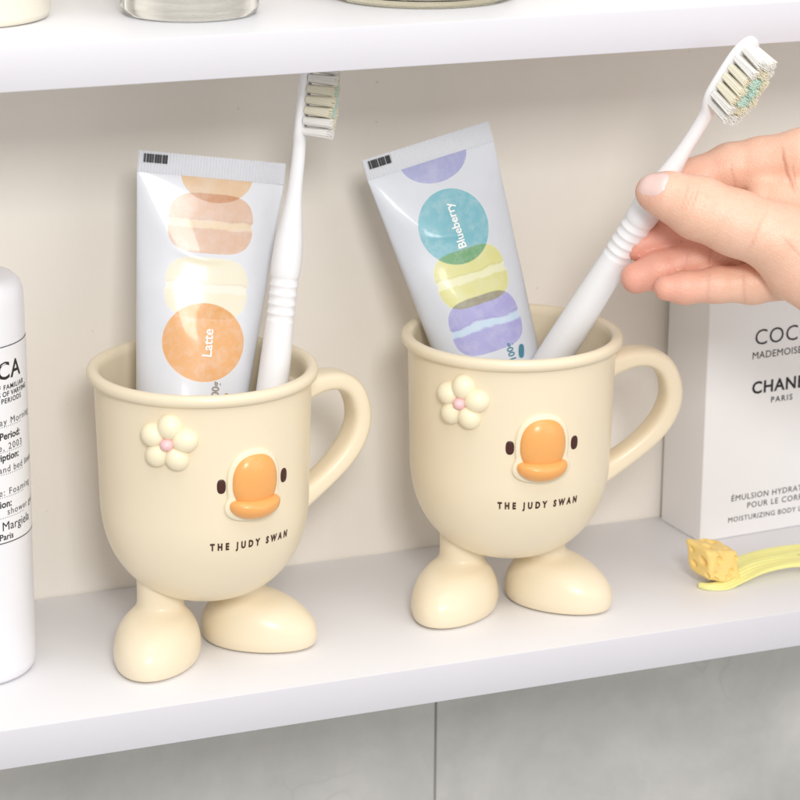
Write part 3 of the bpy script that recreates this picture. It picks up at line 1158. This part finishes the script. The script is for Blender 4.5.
# ------------------------------------------------------------------ white carton at the right
bx = thing('carton', 'tall white perfume lotion carton with black lettering behind the hand', 'box', (23.36, 8.5, 0), R(4))
BW, BD, BH = 7.9, 3.2, 13.0
v, f = rbox(0, BW, 0, BD, 0, BH, .07, 3)
mesh_obj('carton_body', v, f, M['carton'], bx, True, sharp=40)
v, f = rbox(.1, BW - .1, .06, .1, BH - .02, BH + .02, .005, 1)
cx = BW / 2 - .12
for (s, z, size, sp, bo) in (('COCO', 8.82, .98, 1.05, -.004), ('MADEMOISELLE', 8.05, .44, 1.06, 0), ('CHANEL', 6.6, .75, 1.1, .018), ('PARIS', 5.98, .36, 1.3, .004),
                             ('ÉMULSION HYDRATANTE', 1.76, .37, 1.12, 0), ('POUR LE CORPS', 1.34, .37, 1.15, 0), ('MOISTURIZING BODY LOTION', 0.80, .32, 1.12, 0)):
    tv, tf = text_geo(s, size, sp, bold=bo)
    mesh_obj('lettering', [(cx + a, -.012, z + b) for a, b in tv], tf, M['ink'], bx, False)

# ------------------------------------------------------------------ cheese hair tie
ht = thing('hair_tie', 'yellow elastic hair tie with a holed cheese block charm', 'hair tie', (21.55, 4.0, 0), R(-18))
h = .035
G = grid((-1.5, -1.5, -.2), (1.5, 1.5, 2.2), h)
q = G - np.array((0, 0, .95))
# wedge shaped block, leaning back a little
sx, sy, sz = .84, .74, .66
c45, s45 = math.cos(R(32)), math.sin(R(32))
qx = q[..., 0] * c45 + q[..., 1] * s45
qy = -q[..., 0] * s45 + q[..., 1] * c45
qz = q[..., 2] + .20 * qx - .12 * qy + .02 * np.sin(qx * 7 + 1) * np.sin(qy * 6)
qx = qx + .10 * qz + .025 * np.sin(qz * 8 + qy * 5)
qy = qy - .06 * qz + .025 * np.sin(qx * 7 - qz * 4)
e = np.stack([np.abs(qx) - (sx - .17), np.abs(qy) - (sy - .17), np.abs(qz) - (sz - .17)], -1)
d = np.linalg.norm(np.maximum(e, 0), axis=-1) + np.minimum(e.max(-1), 0) - .17
rg = random.Random(11)
for (ux, uy, uz, r_) in ((-.3, -.75, .28, .2), (.35, -.74, -.2, .17), (-.55, -.74, -.3, .13), (.62, -.72, .36, .12), (.05, -.75, -.42, .11), (.84, -.2, .2, .19),
                         (.83, .3, -.25, .16), (.84, -.45, -.35, .11), (.83, .45, .35, .1), (-.4, -.1, .64, .2), (.25, .3, .64, .17), (.4, -.35, .64, .11), (-.1, .5, .63, .11),
                         (-.83, -.3, .1, .2), (-.84, .3, -.2, .16), (-.83, .35, .35, .12), (-.83, -.5, -.4, .12), (-.6, -.7, -.66, .24), (.45, -.72, -.7, .2), (.86, -.7, .1, .16), (-.2, -.74, .7, .17), (.84, .05, .68, .18)):
    s_ = np.sqrt((qx - ux) ** 2 + (qy - uy) ** 2 + (qz - uz) ** 2) - r_
    d = np.maximum(d, -s_)
V, F = surface_nets(d, (-1.5, -1.5, -.2), h)
V = smooth_mesh(V, F, 2, .5)
V[:, 2] -= V[:, 2].min() - .12
mesh_obj('cheese_charm', V, F, M['cheese'], ht, True)
path = [(-.62, -.42, .10, .16), (-.2, -.62, .10, .26), (.3, -.55, .13, .34), (1.0, -.15, .3, .42), (2.0, .28, .55, .46), (3.3, .62, .66, .44), (4.6, 1.0, .48, .40),
        (5.6, 1.7, .25, .36), (5.9, 2.7, .16, .34), (5.1, 3.4, .15, .34), (3.6, 3.1, .16, .34), (2.0, 2.3, .16, .34), (.7, 1.1, .16, .3), (0.1, .3, .2, .22)]
c = crom(path, 10)
pts = [np.array(q[:3]) for q in c]
rings = []
for i, q in enumerate(c):
    t = pts[min(i + 1, len(c) - 1)] - pts[max(i - 1, 0)]
    t /= np.linalg.norm(t)
    up_ = np.array((-.0, -.25, 1.0))
    s_ = np.cross(t, up_)
    s_ /= np.linalg.norm(s_)
    n_ = np.cross(s_, t)
    ring = []
    for j in range(96):
        th = 2 * math.pi * j / 96
        cx_, sx_ = math.cos(th), math.sin(th)
        ridge = .026 * abs(math.sin(cx_ * 9.5 + .12 * math.sin(i * .23) + i * .012)) * (abs(sx_) ** .5)
        hh = (.085 + .02 * math.sin(i * .17)) * math.copysign(abs(sx_) ** .6, sx_) + ridge * (1 if sx_ > 0 else -1)
        warp = .05 * math.sin(cx_ * 3 + i * .11)
        ring.append(tuple(pts[i] + s_ * q[3] * cx_ + n_ * (hh + warp)))
    rings.append(ring)
v, f = loft(rings)
zmin = min(p_[2] for p_ in v)
v = [(p_[0], p_[1], max(p_[2], .02)) for p_ in v]
mesh_obj('elastic_band', v, f, M['hair_tie'], ht, True)

# ------------------------------------------------------------------ bottles on the upper board
M['frost'] = plastic('frosted_cream_glass', (236, 230, 214), 0.45, 0.02, sss=.3, bstr=0.02)
M['glass'] = glass_mat('clear_glass', (252, 254, 254))
M['glass_y'] = glass_mat('pale_yellow_glass', (253, 251, 236))
M['liquid_y'] = glass_mat('pale_yellow_liquid', (253, 249, 226), .0, 1.34)
M['liquid'] = glass_mat('clear_liquid', (250, 252, 253), .0, 1.34)


def jar(label, loc, r, mat, liq, hgt, base_t):
    t = thing('glass_bottle', label, 'bottle', loc)
    prof = [(0, .1), (r - .7, .06), (r - .3, .0), (r - .1, .06), (r, .3), (r, hgt - .8), (r - .15, hgt - .3), (r - .6, hgt), (1.0, hgt + .25), (.9, hgt + .4), (.9, hgt + 1.2),
            (.7, hgt + 1.2), (.7, hgt + .2), (r - .8, hgt - .3), (r - .32, hgt - .8), (r - .30, base_t + .5), (r - .42, base_t + .15), (r - .8, base_t), (0, base_t - .05)]
    v, f = lathe(prof, 96)
    mesh_obj('bottle_body', v, f, mat, t, True, sharp=70)
    if liq:
        v, f = lathe([(0, base_t + .01), (r - .85, base_t + .06), (r - .46, base_t + .2), (r - .34, base_t + .55), (r - .34, hgt * .72), (0, hgt * .72)], 96)
        mesh_obj('liquid', v, f, liq, t, True, sharp=60)
    v, f = lathe([(0, hgt + .45), (1.15, hgt + .45), (1.2, hgt + .5), (1.2, hgt + 2.2), (1.1, hgt + 2.3), (0, hgt + 2.3)], 48)
    mesh_obj('cap', v, f, M['cap_grey'], t, True, sharp=40)


jar('frosted cream bottle in the upper left corner on the top board', (-8.2, 6.8, GAP), 3.2, M['frost'], None, 9, .8)
jar('clear colourless glass bottle with thick base on the top board', (-.25, 5.0, GAP), 2.5, M['glass'], M['liquid'], 10, 1.0)
jar('pale yellow glass bottle on the top board above the right mug', (9.2, 6.0, GAP), 3.55, M['glass_y'], M['liquid_y'], 8.5, .8)

# ------------------------------------------------------------------ light
w = bpy.data.worlds.new('World')
sc.world = w
w.use_nodes = True
bg = w.node_tree.nodes['Background']
bg.inputs[0].default_value = (1.0, 0.975, 0.945, 1)
bg.inputs[1].default_value = 0.57


def area(name, loc, tgt, size, power, col=(1, 1, 1), sy=None):
    l = bpy.data.lights.new(name, 'AREA')
    l.energy = power
    l.color = col
    l.size = size * U
    if sy:
        l.shape = 'RECTANGLE'
        l.size_y = sy * U
    o = bpy.data.objects.new(name, l)
    COL.objects.link(o)
    o.location = Vector(loc) * U
    d = Vector(tgt) - Vector(loc)
    o.rotation_euler = d.to_track_quat('-Z', 'Y').to_euler()
    return o


area('key_softbox', (-26, -128, 82), (6, 5, 10), 30, 10.9, (1, .99, .985))
area('added_side_fill', (70, -120, 60), (8, 5, 10), 90, 3.0, (.98, .99, 1))  # unseen fill light added on the right
area('added_top_fill', (0, -45, 125), (5, 5, 20), 90, 5.6, (1, 1, 1))  # unseen light added overhead to keep the shelf tops bright

# ------------------------------------------------------------------ camera
cd = bpy.data.cameras.new('camera')
cam = bpy.data.objects.new('camera', cd)
COL.objects.link(cam)
cam.matrix_world = Matrix.Translation(CAM * U) @ Matrix((CR, CU, -CF)).transposed().to_4x4()
cd.sensor_width = 36
cd.lens = 2718.84 / 800 * 36
cd.clip_start = .05
cd.clip_end = 50
cd.dof.use_dof = True
cd.dof.focus_distance = 1.0
cd.dof.aperture_fstop = 27
sc.camera = cam

sc.view_settings.view_transform = 'Standard'
sc.view_settings.look = 'None'
sc.view_settings.exposure = 0
sc.cycles.use_denoising = True
sc.cycles.max_bounces = 10
sc.cycles.transmission_bounces = 10
